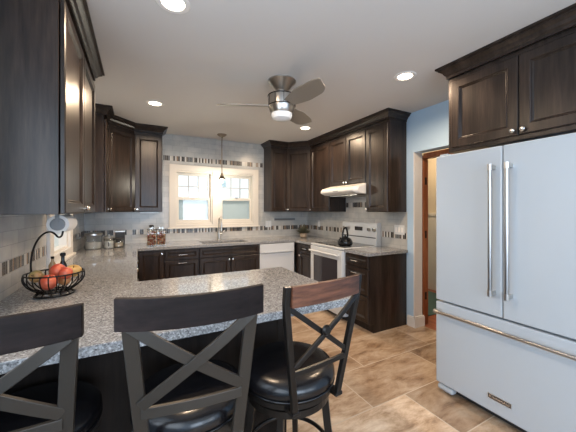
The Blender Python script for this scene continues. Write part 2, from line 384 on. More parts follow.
# ---- back window
w1 = struct(gridslab([.42, WX0 + .02, 1.075, 1.20, WX1 - .02, 1.88], [1.11, WZ0, 2.015, 2.105], [(WX0 + .02, 1.075, WZ0, 2.015), (1.20, WX1 - .02, WZ0, 2.015)], YB - .024, YB - .0005, lambda u, w, t: (u, t, w)), 'window_1', TRIM, bevel=.004)
for a, b in ((WX0, 1.085), (1.19, WX1)):
    bm = gridslab([a, a + .03, b - .03, b], [WZ0, WZ0 + .03, 1.99, WZ1], [(a + .03, b - .03, WZ0 + .03, 1.99)], YB, YB + .15, lambda u, w, t: (u, t, w))
    build(bm, 'window_jamb', TRIM, w1)
    ia, ib = a + .03, b - .03
    for nm, z0, z1, y0 in (('upper_sash', 1.56, 1.99, YB + .07), ('lower_sash', WZ0 + .03, 1.60, YB + .035)):
        s = build(gridslab([ia, ia + .035, ib - .035, ib], [z0, z0 + .045, z1 - .04, z1], [(ia + .035, ib - .035, z0 + .045, z1 - .04)], y0, y0 + .033, lambda u, w, t: (u, t, w)), nm, TRIM, w1, bevel=.002)
        g0, g1 = ia + .035, ib - .035
        build(bx(g0, g1, y0 + .014, y0 + .018, z0 + .045, z1 - .04), 'pane', PANE, s)
        if nm == 'upper_sash':
            bm = bmesh.new()
            for k in (1, 2): box(bm, g0 + (g1 - g0) * k / 3 - .006, g0 + (g1 - g0) * k / 3 + .006, y0 + .006, y0 + .027, z0 + .045, z1 - .04)
            zm = (z0 + z1) / 2; box(bm, g0, g1, y0 + .008, y0 + .025, zm - .006, zm + .006)
            build(bm, 'muntin_grid', mat('grey_muntin', (.36, .35, .34), .4) if a == WX0 else bpy.data.materials['grey_muntin'], s)
        else:
            build(bx((g0 + g1) / 2 - .03, (g0 + g1) / 2 + .03, y0 - .012, y0 + .002, z1 - .006, z1 + .012), 'sash_lock', CHROME, s, bevel=.003)
            build(bx(g0 - .03, g1 + .03, YB + .125, YB + .127, WZ0 + .03, 1.58), 'insect_screen', SCREEN, w1)
build(bx(.40, 1.90, YB - .045, YB - .0005, 1.108, 1.128), 'window_sill', TRIM, w1, bevel=.003)
# ---- left window, between the upper cabinets
w2 = struct(gridslab([LY0 - .115, LY0 + .01, LY1 - .01, LY1 + .115], [.93, LZ0 + .01, LZ1 - .01, 2.13], [(LY0 + .01, LY1 - .01, LZ0 + .01, LZ1 - .01)], XL + .0005, XL + .03, lambda u, w, t: (t, u, w)), 'window_2', TRIMW, bevel=.004)
build(gridslab([LY0, LY0 + .03, LY1 - .03, LY1], [LZ0, LZ0 + .03, 1.5, 1.54, LZ1 - .03, LZ1], [(LY0 + .03, LY1 - .03, LZ0 + .03, 1.5), (LY0 + .03, LY1 - .03, 1.54, LZ1 - .03)], XL - .12, XL, lambda u, w, t: (t, u, w)), 'window_frame', TRIMW, w2)
build(bx(XL - .07, XL - .066, LY0 + .03, LY1 - .03, LZ0 + .03, LZ1 - .03), 'pane', PANE, w2)
build(bx(XL + .0005, XL + .055, LY0 - .13, LY1 + .13, .916, .938), 'window_sill', TRIMW, w2, bevel=.003)
# ---- windows behind the camera, and the unseen left-wall one added for its light
for i, (a, b, ax) in enumerate(((-.4, 1.1, 'x'), (1.6, 2.6, 'x'), (-1.0, 1.12, 'y'))):
    mp = (lambda u, w, t: (u, NEAR_Y - .15 + t, w)) if ax == 'x' else (lambda u, w, t: (XL - .15 + t, u, w))
    mid = (a + b) / 2
    zb = .7 if ax == 'x' else .95
    struct(gridslab([a, a + .05, mid - .03, mid + .03, b - .05, b], [zb, zb + .05, 1.42, 1.47, 2.15, 2.2], [(a + .05, mid - .03, zb + .05, 1.42), (mid + .03, b - .05, zb + .05, 1.42), (a + .05, mid - .03, 1.47, 2.15), (mid + .03, b - .05, 1.47, 2.15)], .02, .07, mp), 'window_%d' % (i + 3), TRIMW)
# ---- outside
def siding():
    m = mat('pale_siding', (.88, .90, .90), .7); t = N(m, 'TexCoord'); s = N(m, 'SeparateXYZ'); L(m, t.outputs['Object'], s.inputs[0])
    q = N(m, 'Math', operation='DIVIDE'); L(m, s.outputs[2], q.inputs[0]); q.inputs[1].default_value = .12
    f = N(m, 'Math', operation='FRACT'); L(m, q.outputs[0], f.inputs[0]); bump(m, f.outputs[0], .3, .02); return m
t = thing('neighbor_house', 'pale clapboard house wall seen through the lower sashes of the sink window', 'house', (2.0, 11.2, 0))
build(bx(-3, 8, 11, 11.4, -.5, 1.75), 'siding_wall', siding(), t)
build(bx(-3.2, 8.2, 10.9, 11.6, 1.75, 1.83), 'eave', TRIMW, t)
struct(bx(-12, 14, 4.9, 30, -.6, -.5), 'ground', mat('lawn', (.25, .32, .18), .9))

# ------------------------------------------------------------------ upper cabinets
ZU = 1.372; ZT = 2.47
def upper(label, o, n, w, depth, z0, doors, stile=.055, knobs=None, group='wall cabinets', z1=ZT, dt=ZT - .045, db=0, name='wall_cabinet', carc=None):
    M = frame(o, n); c = M @ Vector((w / 2, 0, -depth / 2))
    r = thing(name, label, 'cabinet', (c.x, c.y, z0), 0, group)
    M2 = M.copy(); M2.translation = Vector((o[0], o[1], z0))
    if carc is None: build(bx(0, w, 0, z1 - z0, -depth, -.007, M=M2), 'body', ESP, r, bevel=.0015)
    else: build(carc, 'body', ESP, r, bevel=.0015)
    x = 0
    for i, dw in enumerate(doors):
        k = knobs[i] if knobs else None
        kx = None if not k else (x + .03 if k == 'l' else x + dw - .03)
        front(r, 'door', M2, x + .002, x + dw - .002, db + .004, dt - z0, 'knob' if k else None, kx or 0, db + .035, stile)
        x += dw
    return r
FX = XL + .318
upper('espresso wall cabinet nearest the camera with plain blue-lit end panel', (FX, 2.84, ZU), (1, 0, 0), 1.10, .308, ZU, [0], knobs=None) if False else None
def upper_left():
    M = frame((FX, 1.74, ZU), (1, 0, 0))
    return upper('large espresso wall cabinet filling the upper left corner, its plain end panel facing the camera', (FX, 1.74, ZU), (1, 0, 0), 1.10, .300, ZU, [.55, .55], knobs=['r', 'l'])
upper_left()
upper('slim espresso wall cabinet on the left wall just before the angled corner cabinet', (FX, 3.80, ZU), (1, 0, 0), .293, .300, ZU, [.293], stile=.045, knobs=['r'])
def corner_upper(label, x0, y0, sx):
    """diagonal corner unit: x0 = side wall plane, sx = +1 when it opens towards +x"""
    a, d = .61, .31
    e = .002
    pts = [(x0 + sx * e, y0 - e), (x0 + sx * e, y0 - a + e), (x0 + sx * (d), y0 - a + e), (x0 + sx * (a - e), y0 - d), (x0 + sx * (a - e), y0 - e)]
    bm = bmesh.new(); lo = [bm.verts.new((x, y, ZU)) for x, y in pts]; hi = [bm.verts.new((x, y, ZT)) for x, y in pts]
    bm.faces.new(lo); bm.faces.new(hi)
    for i in range(5): bm.faces.new((lo[i], lo[(i + 1) % 5], hi[(i + 1) % 5], hi[i]))
    A, B = Vector((*pts[2], 0)), Vector((*pts[3], 0))
    n = Vector((sx, -1, 0)).normalized(); r = Vector((0, 0, 1)).cross(n)
    o = A if (B - A).dot(r) > 0 else B
    w = (B - A).length
    th = upper(label, (o.x, o.y, ZU), n, w, .4, ZU, [w], knobs=['r' if sx > 0 else 'l'], carc=bm)
    return th
corner_upper('angled corner wall cabinet above the canisters, left of the sink window', XL, YB, 1)
corner_upper('angled corner wall cabinet above the small plant, right of the sink window', XR, YB, -1)
BF = YB - .31
upper('narrow espresso wall cabinet directly left of the sink window', (-.04, BF, ZU), (0, -1, 0), .345, .308, ZU, [.345], knobs=['l'])
upper('narrow espresso wall cabinet directly right of the sink window', (1.99, BF, ZU), (0, -1, 0), .308, .308, ZU, [.308], stile=.05, knobs=['r'])
RX = XR - .31
upper('single-door espresso wall cabinet between the corner unit and the range hood', (RX, 4.093, ZU), (-1, 0, 0), .548, .300, ZU, [.548], knobs=['l'])
upper('short two-door espresso cabinet above the white range hood', (RX, 3.543, 1.75), (-1, 0, 0), .781, .300, 1.75, [.39, .39], knobs=['r', 'l'])
upper('tall espresso wall cabinet with plain end panel above the light switches', (RX, 2.760, ZU), (-1, 0, 0), .362, .300, ZU, [.362], knobs=['l'])
CPROF = [(-.012, ZT), (.006, ZT), (.006, ZT + .022), (.016, ZT + .030), (.026, ZT + .048), (.044, ZT + .062), (.050, ZT + .066), (.050, ZT + .074), (.066, ZT + .080), (.066, ZC - .001), (-.012, ZC - .001)]
def crown(label, path): 
    t = thing('crown_molding', label, 'molding', (path[0][0], path[0][1], ZT))
    sweep(path, CPROF, ESP, 'molding', t); return t
D = .014
crown('stepped dark crown molding over the nearest left wall cabinet', [(XL + .01, 1.74), (FX + D, 1.74), (FX + D, 2.84), (XL + .01, 2.84)])
crown('stepped dark crown molding over the cabinets left of the sink window', [(XL + .01, 3.80), (FX + D, 3.80), (FX + D, YB - .61 + .01), (XL + .61 - .01, BF - D), (.305, BF - D), (.305, YB - .01)])
crown('long dark crown molding over the sink window and range side cabinets', [(1.99, YB - .01), (1.99, BF - D), (XR - .61 + .01, BF - D), (RX - D, YB - .61 + .01), (RX - D, 2.398), (XR - .01, 2.398)])
# over the refrigerator
FC = 2.25
t = thing('refrigerator_cabinet', 'deep two-door espresso cabinet above the white refrigerator', 'cabinet', (FC + .33, .965, 1.868))
build(bx(FC + .02, XR - .002, .47, 1.46, 1.868, ZT), 'body', ESP, t, bevel=.0015)
M = frame((FC + .02, 1.46, 1.868), (-1, 0, 0))
front(t, 'door', M, .03, .493, .03, ZT - 1.868 - .035, 'knob', .465, .062, .06)
front(t, 'door', M, .495, .96, .03, ZT - 1.868 - .035, 'knob', .523, .062, .06)
crown('dark crown molding over the refrigerator cabinet', [(XR - .01, 1.46), (FC, 1.46), (FC, .47), (XR - .01, .47)])
t = thing('cabinet_end_panel', 'dark wood side panel standing behind the far side of the refrigerator', 'panel', (2.6, 1.45, 0))
build(bx(2.32, XR - .002, 1.436, 1.455, 0.001, 1.867), 'panel', ESP, t) if False else COL.objects.unlink(t)

# ------------------------------------------------------------------ base cabinets
ZB = .875
def base(label, o, n, w, depth, fronts, group='base cabinets', name='base_cabinet'):
    M = frame((o[0], o[1], 0), n); c = M @ Vector((w / 2, 0, -depth / 2))
    r = thing(name, label, 'cabinet', (c.x, c.y, 0), 0, group)
    bm = bx(0, w, .10, ZB, -depth, 0, M=M); box(bm, 0, w, 0, .10, -depth, -.06, M=M); build(bm, 'body', ESP, r)
    for f in fronts: front(r, f[0], M, *f[1:])
    return r
BY = YB - .61; RBX = XR - .61
base('narrow espresso base cabinet with one knobbed door under the big glass jars', (0.0, BY, 0), (0, -1, 0), .308, .608, [('door', .004, .304, .11, .865, 'knob', .275, .82, .05)])
base('espresso base unit with two drawers, left of the sink doors', (.309, BY, 0), (0, -1, 0), .446, .608,
     [('drawer', .004, .442, .725, .865, 'pull', .223, .795, .035), ('drawer', .004, .442, .42, .72, 'pull', .223, .685, .05), ('drawer', .004, .442, .11, .415, 'pull', .223, .37, .05)])
base('espresso sink base cabinet with two knobbed doors and a blank front', (.756, BY, 0), (0, -1, 0), .894, .608,
     [('false_front', .004, .890, .725, .865, None, 0, 0, .035), ('door', .004, .446, .11, .72, 'knob', .42, .68, .05), ('door', .448, .890, .11, .72, 'knob', .475, .68, .05)])
base('espresso base cabinet with drawer over door between dishwasher and range', (RBX, YB - .64, 0), (-1, 0, 0), .520, .60,
     [('drawer', .13, .516, .725, .865, 'pull', .32, .80, .035), ('door', .13, .516, .11, .72, 'knob', .16, .68, .05)])
base('espresso base cabinet with three drawers at the open end beside the range', (RBX, 2.803, 0), (-1, 0, 0), .405, .60,
     [('drawer', .004, .401, .725, .865, 'pull', .20, .80, .035), ('drawer', .004, .401, .42, .72, 'pull', .20, .66, .05), ('drawer', .004, .401, .11, .415, 'pull', .20, .36, .05)])
base('espresso base cabinet run against the left wall beneath the counter', (-.045, 2.16, 0), (1, 0, 0), 1.92, .60, [('door', .004 + i * .48, .476 + i * .48, .11, .865, 'knob', .45 + i * .48, .82, .05) for i in range(4)])
r = thing('peninsula_cabinet', 'black-brown panelled base under the speckled granite breakfast bar', 'cabinet', (.2, 1.85, 0))
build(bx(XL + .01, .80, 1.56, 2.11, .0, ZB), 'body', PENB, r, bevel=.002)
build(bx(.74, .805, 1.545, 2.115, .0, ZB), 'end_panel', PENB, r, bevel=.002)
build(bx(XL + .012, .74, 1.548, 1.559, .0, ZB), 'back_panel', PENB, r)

# ------------------------------------------------------------------ counters
CT0, CT1 = .876, .915
def counter(bm, label, loc):
    t = thing('countertop', label, 'countertop', loc)
    build(bm, 'slab', GRAN, t, bevel=.004); return t
x0, xe = XL + .009, 1.075
fy, cx = YB - .645, XR - .645
counter(gridslab([x0, -.005, .82, 1.50, xe, cx, XR - .0085], [1.21, 2.16, 3.545, fy, 4.16, 4.52, YB - .001],
        [(-.005, cx, 2.16, fy), (xe, 3, 1.21, 3.545), (-.005, cx, 2.2, fy), (.82, 1.50, 4.16, 4.52)], CT0, CT1, lambda u, w, t: (u, w, t)) if False else
        gridslab([x0, -.005, .82, xe, 1.50, cx, XR - .0085], [1.21, 2.16, 3.545, fy, 4.16, 4.52, YB - .001],
        [(-.005, cx, 2.16, fy), (xe, 3.2, 1.21, 3.545), (.82, 1.50, 4.16, 4.52)], CT0, CT1, lambda u, w, t: (u, w, t)),
        'speckled grey granite counter running from the breakfast bar along the window wall', (.4, 1.7, CT0))
counter(bx(cx, XR - .0085, 2.378, 2.801, CT0, CT1), 'short granite counter over the three-drawer cabinet beside the range', (2.6, 2.57, CT0))

# sink and faucet
t = thing('sink', 'stainless undermount sink set in the granite below the window', 'sink', (1.16, 4.34, .70))
bm = bmesh.new(); 
rings = [(0, .8745), (0, .71), (.03, .69)]
vr = [[bm.verts.new(p) for p in ((.82 + i, 4.16 + i, z), (1.50 - i, 4.16 + i, z), (1.50 - i, 4.52 - i, z), (.82 + i, 4.52 - i, z))] for i, z in [(-.015, .8745)] + rings]
for A, B in zip(vr, vr[1:]):
    for k in range(4): bm.faces.new((A[k], A[(k + 1) % 4], B[(k + 1) % 4], B[k]))
bm.faces.new(vr[-1]); build(bm, 'basin', STEEL, t)
build(lathe(bmesh.new(), [(.045, .6905), (.04, .694), (.012, .693), (0, .693)], 20, Matrix.Translation((1.16, 4.34, 0))), 'drain', CHROME, t, smooth=True)
t = thing('faucet', 'brushed steel high faucet standing behind the sink', 'faucet', (1.16, 4.60, CT1))
T = Matrix.Translation((1.16, 4.60, CT1))
build(lathe(bmesh.new(), [(.030, 0), (.030, .008), (.022, .016), (.020, .17), (.017, .18), (0, .18)], 20, T), 'body', NICKEL, t, smooth=True)
pts = [(1.16, 4.60, CT1 + .17), (1.16, 4.60, CT1 + .29)] + [(1.16, 4.60 - .075 + .075 * cos(a), CT1 + .29 + .075 * sin(a)) for a in [R(x) for x in range(20, 181, 20)]] + [(1.16, 4.45, CT1 + .20)]
build(tube(bmesh.new(), pts, .011, 12), 'spout', NICKEL, t, smooth=True)
build(tube(bmesh.new(), [(1.16, 4.45, CT1 + .25), (1.16, 4.45, CT1 + .15)], [.014, .019], 14), 'spray_head', NICKEL, t, smooth=True)
build(tube(bmesh.new(), [(1.18, 4.60, CT1 + .09), (1.215, 4.60, CT1 + .10), (1.25, 4.595, CT1 + .155)], [.014, .012, .007], 12), 'lever', NICKEL, t, smooth=True)

# ------------------------------------------------------------------ dishwasher
t = thing('dishwasher', 'white built-in dishwasher between the sink cabinet and the corner', 'dishwasher', (1.955, 4.38, 0))
DX0, DX1, DY = 1.655, 2.262, BY - .02
build(bx(DX0, DX1, BY + .01, YB - .004, .10, ZB - .001), 'body', DARK, t)
build(bx(DX0 + .003, DX1 - .003, DY - .005, BY + .009, .115, .72), 'door', WHITE, t, bevel=.006)
build(bx(DX0 + .003, DX1 - .003, DY - .012, BY + .009, .724, .870), 'control_panel', WHITE, t, bevel=.006)
build(bx(DX0 + .06, DX1 - .06, DY - .030, DY - .0125, .728, .755), 'handle', WHITE, t, bevel=.006)
build(bx(DX0, DX1, BY + .05, BY + .1, 0, .10), 'toe_kick', DARK, t)

# ------------------------------------------------------------------ range
RY0, RY1, RFX = 2.808, 3.537, 2.235
t = thing('range', 'white electric range with black glass top and backguard knobs', 'stove', (2.57, 3.156, 0))
build(bx(RFX + .045, XR - .012, RY0, RY1, .06, .895), 'body', WHITE, t, bevel=.003)
build(bx(RFX + .09, XR - .05, RY0 + .02, RY1 - .02, 0, .06), 'toe_base', DARK, t)
ct = build(bx(RFX + .01, XR - .09, RY0 - .001, RY1 + .001, .896, .921), 'cooktop_rim', WHITE, t, bevel=.005)
gl = build(bx(RFX + .055, XR - .11, RY0 + .025, RY1 - .025, .9215, .9245), 'cooktop', BLKG, t)
for bx_, by_, br in ((2.42, 2.97, .10), (2.42, 3.35, .085), (2.67, 2.97, .075), (2.67, 3.35, .10)):
    build(tube(bmesh.new(), circ(bx_, by_, .9247, br, 40), .0012, 6, True), 'burner_ring', GREY, gl)
od = build(bx(RFX, RFX + .044, RY0 + .004, RY1 - .004, .235, .885), 'oven_door', WHITE, t, bevel=.006)
build(bx(RFX - .004, RFX - .0005, RY0 + .09, RY1 - .09, .31, .765), 'oven_window', OVENG, od, bevel=.002)
bm = tube(bmesh.new(), [(RFX - .045, RY0 + .04, .825), (RFX - .045, RY1 - .04, .825)], .0115, 12)
for y in (RY0 + .06, RY1 - .06): tube(bm, [(RFX - .045, y, .825), (RFX + .004, y, .825)], .009, 8)
build(bm, 'handle', WHITE, od, smooth=True)
build(bx(RFX + .004, RFX + .044, RY0 + .004, RY1 - .004, .065, .228), 'storage_drawer', WHITE, t, bevel=.005)
bm = bmesh.new()
pr = [(XR - .105, .896), (XR - .085, 1.205), (XR - .070, 1.222), (XR - .012, 1.222), (XR - .012, .896)]
a = [bm.verts.new((x, RY0, z)) for x, z in pr]; b = [bm.verts.new((x, RY1, z)) for x, z in pr]
bm.faces.new(a); bm.faces.new(b)
for i in range(5): bm.faces.new((a[i], a[(i + 1) % 5], b[(i + 1) % 5], b[i]))
bg_ = build(bm, 'backguard', WHITE, t, bevel=.006)
tilt = Matrix.Rotation(-.065, 4, 'Y')
for y in (2.85, 2.95, 3.38, 3.47):
    M = Matrix.Translation((XR - .092, y, 1.130)) @ Matrix.Rotation(-pi / 2, 4, 'Y')
    k = build(lathe(bmesh.new(), [(.030, 0), (.030, .004), (.022, .006), (.021, .024), (.017, .029), (0, .029)], 20, M), 'knob', STEEL, bg_, smooth=True)
    build(bx(XR - .1265, XR - .122, y - .004, y + .004, 1.112, 1.150), 'knob_pointer', DARK, k)
build(bx(XR - .0945, XR - .088, 3.08, 3.24, 1.105, 1.16), 'display', BLKG, bg_)
build(bx(XR - .104, XR - .096, RY0 + .01, RY1 - .01, 1.015, 1.026), 'vent_slot', DARK, bg_)

# hood
t = thing('range_hood', 'off-white under-cabinet range hood with sloped front', 'range hood', (2.65, 3.156, 1.60))
bm = bmesh.new()
pr = [(XR - .010, 1.748), (2.575, 1.748), (2.42, 1.700), (2.395, 1.665), (2.40, 1.640), (2.47, 1.610), (XR - .010, 1.600)]
ys = [(2.772, 0), (2.80, 0), (3.51, 0), (3.540, 0)]
def hr(y, ins): return [bm.verts.new((min(x + ins, XR - .010), y, z)) for x, z in pr]
rg = [hr(2.768, .06), hr(2.80, .0), hr(3.51, .0), hr(3.541, .06)]
for A, B in zip(rg, rg[1:]):
    for i in range(7): bm.faces.new((A[i], A[(i + 1) % 7], B[(i + 1) % 7], B[i]))
bm.faces.new(rg[0]); bm.faces.new(rg[-1]); hb = build(bm, 'shell', HOODW, t, bevel=.008)
build(bx(2.52, 2.84, 2.86, 3.45, 1.594, 1.600), 'filter_panel', STEEL, t)
build(bx(2.395, 2.40, 3.10, 3.21, 1.648, 1.660), 'switch_strip', GREY, hb)

# ------------------------------------------------------------------ refrigerator
FRX, FY0, FY1 = 2.05, .508, 1.422
t = thing('refrigerator', 'large white french-door refrigerator with bottom freezer drawer', 'refrigerator', (2.45, .965, 0))
build(bx(FRX + .075, XR - .02, FY0 + .006, FY1 - .006, .03, 1.785), 'body', FRIW, t, bevel=.006)
build(bx(FRX + .07, FRX + .12, FY0 + .03, FY1 - .03, .012, .062), 'toe_grille', DARK, t)
for y in (FY0 + .06, FY1 - .06): build(lathe(bmesh.new(), [(.02, 0), (.02, .03), (0, .03)], 14, Matrix.Translation((FRX + .15, y, 0))), 'foot', DARK, t)
bm = bx(FRX + .005, FRX + .07, FY1 - .13, FY1 - .004, .015, .058); build(bm, 'base_cover', FRIW, t, bevel=.018)
def bar(p0, p1, off, r, parent, nm='handle'):
    bm = bmesh.new(); p0 = Vector(p0); p1 = Vector(p1); d = (p1 - p0).normalized()
    tube(bm, [p0, p1], r, 16)
    h = build(bm, nm, HANDM, parent, smooth=True)
    for p in (p0 + d * .02, p1 - d * .02):
        e = d * .016; s = Vector((off - .004, 0, 0)); b2 = bmesh.new()
        lo = p - e - Vector((r * 1.3, 0, 0)); tube(b2, [p - e * 1.2, p + e * 1.2], r * 1.25, 16)
        w = Vector((0, .011, 0)) if abs(d.z) > .5 else Vector((0, 0, .011))
        a0 = p - e * .7 - w; a1 = p + e * .7 + w + Vector((off, 0, 0))
        box(b2, min(a0.x, a1.x), max(a0.x, a1.x), min(a0.y, a1.y), max(a0.y, a1.y), min(a0.z, a1.z), max(a0.z, a1.z))
        build(b2, 'handle_mount', STEEL, h, smooth=True)
for y0, y1, hy in ((.9675, FY1, 1.012), (FY0, .9625, .918)):
    d = build(bx(FRX, FRX + .068, y0, y1, .705, 1.807), 'door', FRIW, t, bevel=.007)
    bar((FRX - .052, hy, .84), (FRX - .052, hy, 1.69), .052, .0115, d)
d = build(bx(FRX, FRX + .068, FY0, FY1, .072, .692), 'freezer_drawer', FRIW, t, bevel=.007)
bar((FRX - .052, FY0 + .03, .628), (FRX - .052, FY1 - .02, .628), .052, .0115, d)
for y in (FY0 + .03, FY1 - .05): build(bx(FRX + .02, FRX + .10, y - .03, y + .03, 1.8075, 1.822), 'hinge_cover', FRIW, t, bevel=.004)
b_ = build(bx(FRX - .003, FRX - .0002, .915, 1.050, .158, .190), 'badge', STEEL, d, label='brushed metal nameplate low on the drawer')
build(bx(FRX - .0038, FRX - .003, .918, 1.047, .161, .187), 'badge_face', mat('badge_grey', (.10, .10, .10), .4, .5), b_)
def text(s, size, M, m, parent, nm='lettering', ext=.0004):
    c = bpy.data.curves.new(nm, 'FONT'); c.body = s; c.size = size; c.align_x = 'CENTER'; c.align_y = 'CENTER'; c.extrude = ext; c.resolution_u = 3
    o = bpy.data.objects.new(nm, c); COL.objects.link(o); dg = bpy.context.evaluated_depsgraph_get(); dg.update()
    me = bpy.data.meshes.new_from_object(o.evaluated_get(dg)); bpy.data.objects.remove(o)
    l = rootof(parent).location
    me.transform(Matrix.Translation((-l[0], -l[1], -l[2])) @ M); me.materials.clear(); me.materials.append(m)
    q = bpy.data.objects.new(nm, me); COL.objects.link(q); q.parent = parent; return q
text('KitchenAid', .026, frame((FRX - .0042, .9825, .174), (-1, 0, 0)), CHROME, b_)

# ------------------------------------------------------------------ ceiling lamps, fan, pendant
def downlight(x, y, label, power):
    t = thing('recessed_light', label, 'ceiling light', (x, y, ZC), 0, 'recessed ceiling lights')
    T = Matrix.Translation((x, y, ZC))
    build(lathe(bmesh.new(), [(.062, -.001), (.064, -.006), (.088, -.005), (.093, -.0005), (.062, -.0005)], 36, T), 'trim_ring', TRIMW, t, smooth=True)
    build(lathe(bmesh.new(), [(.061, -.0008), (.058, -.004), (0, -.004)], 32, T), 'diffuser', LAMPE, t)
    d = bpy.data.lights.new('recessed_light_beam', 'SPOT'); d.energy = power; d.color = (1, .74, .50); d.spot_size = R(172); d.spot_blend = .45; d.shadow_soft_size = .055
    o = bpy.data.objects.new('recessed_light_beam', d); COL.objects.link(o); o.parent = t; o.location = (0, 0, -.02)
PW = 50
downlight(.175, 1.72, 'round recessed ceiling light nearest the camera, cut by the top edge', PW)
downlight(.165, 3.43, 'round recessed ceiling light above the counter near the left corner cabinet', PW)
downlight(2.06, 1.72, 'round recessed ceiling light in front of the refrigerator cabinet', PW)
downlight(2.10, 3.46, 'round recessed ceiling light beyond the fan near the right corner cabinet', PW)

FXc, FYc = 1.153, 2.31
t = thing('ceiling_fan', 'brushed nickel three-blade ceiling fan with opal glass light bowl', 'ceiling fan', (FXc, FYc, ZC))
T = Matrix.Translation((FXc, FYc, 0))
build(lathe(bmesh.new(), [(.128, ZC - .0005), (.127, ZC - .012), (.100, ZC - .035), (.072, ZC - .070), (.050, ZC - .092), (.050, ZC - .10), (0, ZC - .10)], 40, T), 'canopy', NICKEL, t, smooth=True)
mo = build(lathe(bmesh.new(), [(.040, 2.464), (.040, 2.448), (.092, 2.440), (.122, 2.428), (.122, 2.40), (.120, 2.33), (.108, 2.285), (.098, 2.268), (0, 2.268)], 40, T), 'motor_housing', NICKEL, t, smooth=True)
for z, r_ in ((2.425, .124), (2.335, .122)):
    build(tube(bmesh.new(), circ(FXc, FYc, z, r_, 40), .0045, 8, True), 'dark_band', BLKM, mo)
for k in range(10):
    a = 2 * pi * k / 10
    build(tube(bmesh.new(), [(FXc + .1255 * cos(a), FYc + .1255 * sin(a), 2.425), (FXc + .1235 * cos(a), FYc + .1235 * sin(a), 2.335)], .0025, 6), 'cage_rib', BLKM, mo)
build(lathe(bmesh.new(), [(.095, 2.267), (.095, 2.245), (.084, 2.222), (.050, 2.208), (0, 2.204)], 36, T), 'light_bowl', FANG, t, smooth=True)
for ang in (156, 35, -84):
    bm = bmesh.new(); n = 14; top = []; 
    for i in range(n + 1):
        s = i / n; x = .10 + .49 * s
        w = .045 + (.085 - .045) * min(1, s / .45) ** .8 if s < .45 else .085 - .012 * (s - .45) / .55
        sk = .03 * sin(s * pi * .5)
        lead, trail = w + sk * .2, -w
        x1, x2 = x - .045 * s * s, x
        if i >= n - 2:
            q_ = (i - n + 3) / 3; lead *= 1 - .42 * q_ ** 2; trail *= 1 - .30 * q_ ** 2
        top.append([bm.verts.new((x1, lead, .004)), bm.verts.new((x2, trail, .004)), bm.verts.new((x2, trail, -.004)), bm.verts.new((x1, lead, -.004))])
    for A, B in zip(top, top[1:]):
        for k in range(4): bm.faces.new((A[k], A[(k + 1) % 4], B[(k + 1) % 4], B[k]))
    bm.faces.new(top[0]); bm.faces.new(top[-1])
    bmesh.ops.transform(bm, matrix=Matrix.Translation((FXc, FYc, 2.338)) @ Matrix.Rotation(R(ang), 4, 'Z') @ Matrix.Rotation(R(-16), 4, 'X'), verts=bm.verts)
    bl = build(bm, 'blade', BLADE, t, bevel=.002)

PX, PY = 1.145, 4.36
t = thing('pendant_lamp', 'small nickel pendant lamp hanging in front of the sink window', 'pendant lamp', (PX, PY, ZC))
T = Matrix.Translation((PX, PY, 0))
build(lathe(bmesh.new(), [(.072, ZC - .0005), (.070, ZC - .012), (.045, ZC - .030), (.018, ZC - .040), (.014, ZC - .055), (0, ZC - .055)], 28, T), 'canopy', NICKD, t, smooth=True)
build(tube(bmesh.new(), [(PX, PY, ZC - .05), (PX, PY, 1.95)], .0075, 8), 'rod', NICKD, t)
build(lathe(bmesh.new(), [(.010, 1.975), (.018, 1.955), (.022, 1.93), (.038, 1.90), (.058, 1.872), (.056, 1.872), (.034, 1.90), (.018, 1.93), (.010, 1.95)], 28, T), 'socket_cup', NICKD, t, smooth=True)
build(lathe(bmesh.new(), [(.030, 1.888), (.050, 1.855), (.062, 1.80), (.066, 1.752), (.063, 1.752), (.059, 1.80), (.047, 1.855), (.028, 1.884), (.030, 1.888)], 28, T), 'glass_shade', PANE, t, smooth=True)
build(lathe(bmesh.new(), [(0, 1.888), (.012, 1.886), (.018, 1.872), (.020, 1.860), (.010, 1.850), (0, 1.848)], 18, T), 'bulb', BULBE, t, smooth=True)
d = bpy.data.lights.new('pendant_bulb', 'POINT'); d.energy = 12; d.color = (1, .86, .70); d.shadow_soft_size = .022
o = bpy.data.objects.new('pendant_bulb', d); COL.objects.link(o); o.parent = t; o.location = (0, 0, 1.824 - ZC)
# warm lamp of the hallway
d = bpy.data.lights.new('hall_lamp', 'POINT'); d.energy = 17; d.color = (1, .72, .42); d.shadow_soft_size = .08
o = bpy.data.objects.new('hall_lamp', d); COL.objects.link(o); o.location = (3.9, 3.0, 2.3)

# ------------------------------------------------------------------ wall plates
def plate(name, label, cat, o, n, w, h, kind, k=1, group=None):
    M = frame(o, n); t = thing(name, label, cat, o, 0, group)
    build(bx(-w / 2, w / 2, -h / 2, h / 2, 0, .006, M=M), 'cover_plate', WHITE, t, bevel=.002)
    for i in range(k):
        x = (i - (k - 1) / 2) * .045
        if kind == 'switch': build(bx(x - .012, x + .012, -.030, .030, .006, .010, M=M), 'toggle', TRIMW, t, bevel=.002)
        else:
            for y in (-.022, .022):
                s = build(bx(x - .014, x + .014, y - .014, y + .014, .006, .008, M=M), 'receptacle', TRIMW, t, bevel=.002)
                b3 = bx(x - .007, x - .004, y - .005, y + .006, .008, .0085, M=M); box(b3, x + .004, x + .007, y - .005, y + .006, .008, .0085, M=M)
                build(b3, 'slot', DARK, s)
plate('light_switch', 'triple white light switch plate on the tile beside the range', 'light switch', (XR - .0085, 2.505, 1.148), (-1, 0, 0), .155, .118, 'switch', 3)
plate('wall_outlet', 'white double outlet plate on the tile right of the sink window', 'outlet', (2.078, YB - .0005, 1.148), (0, -1, 0), .115, .115, 'outlet', 2, 'wall outlets')
plate('wall_outlet', 'white outlet on the range wall between the plant and the range', 'outlet', (XR - .0085, 4.30, 1.155), (-1, 0, 0), .072, .115, 'outlet', 1, 'wall outlets')
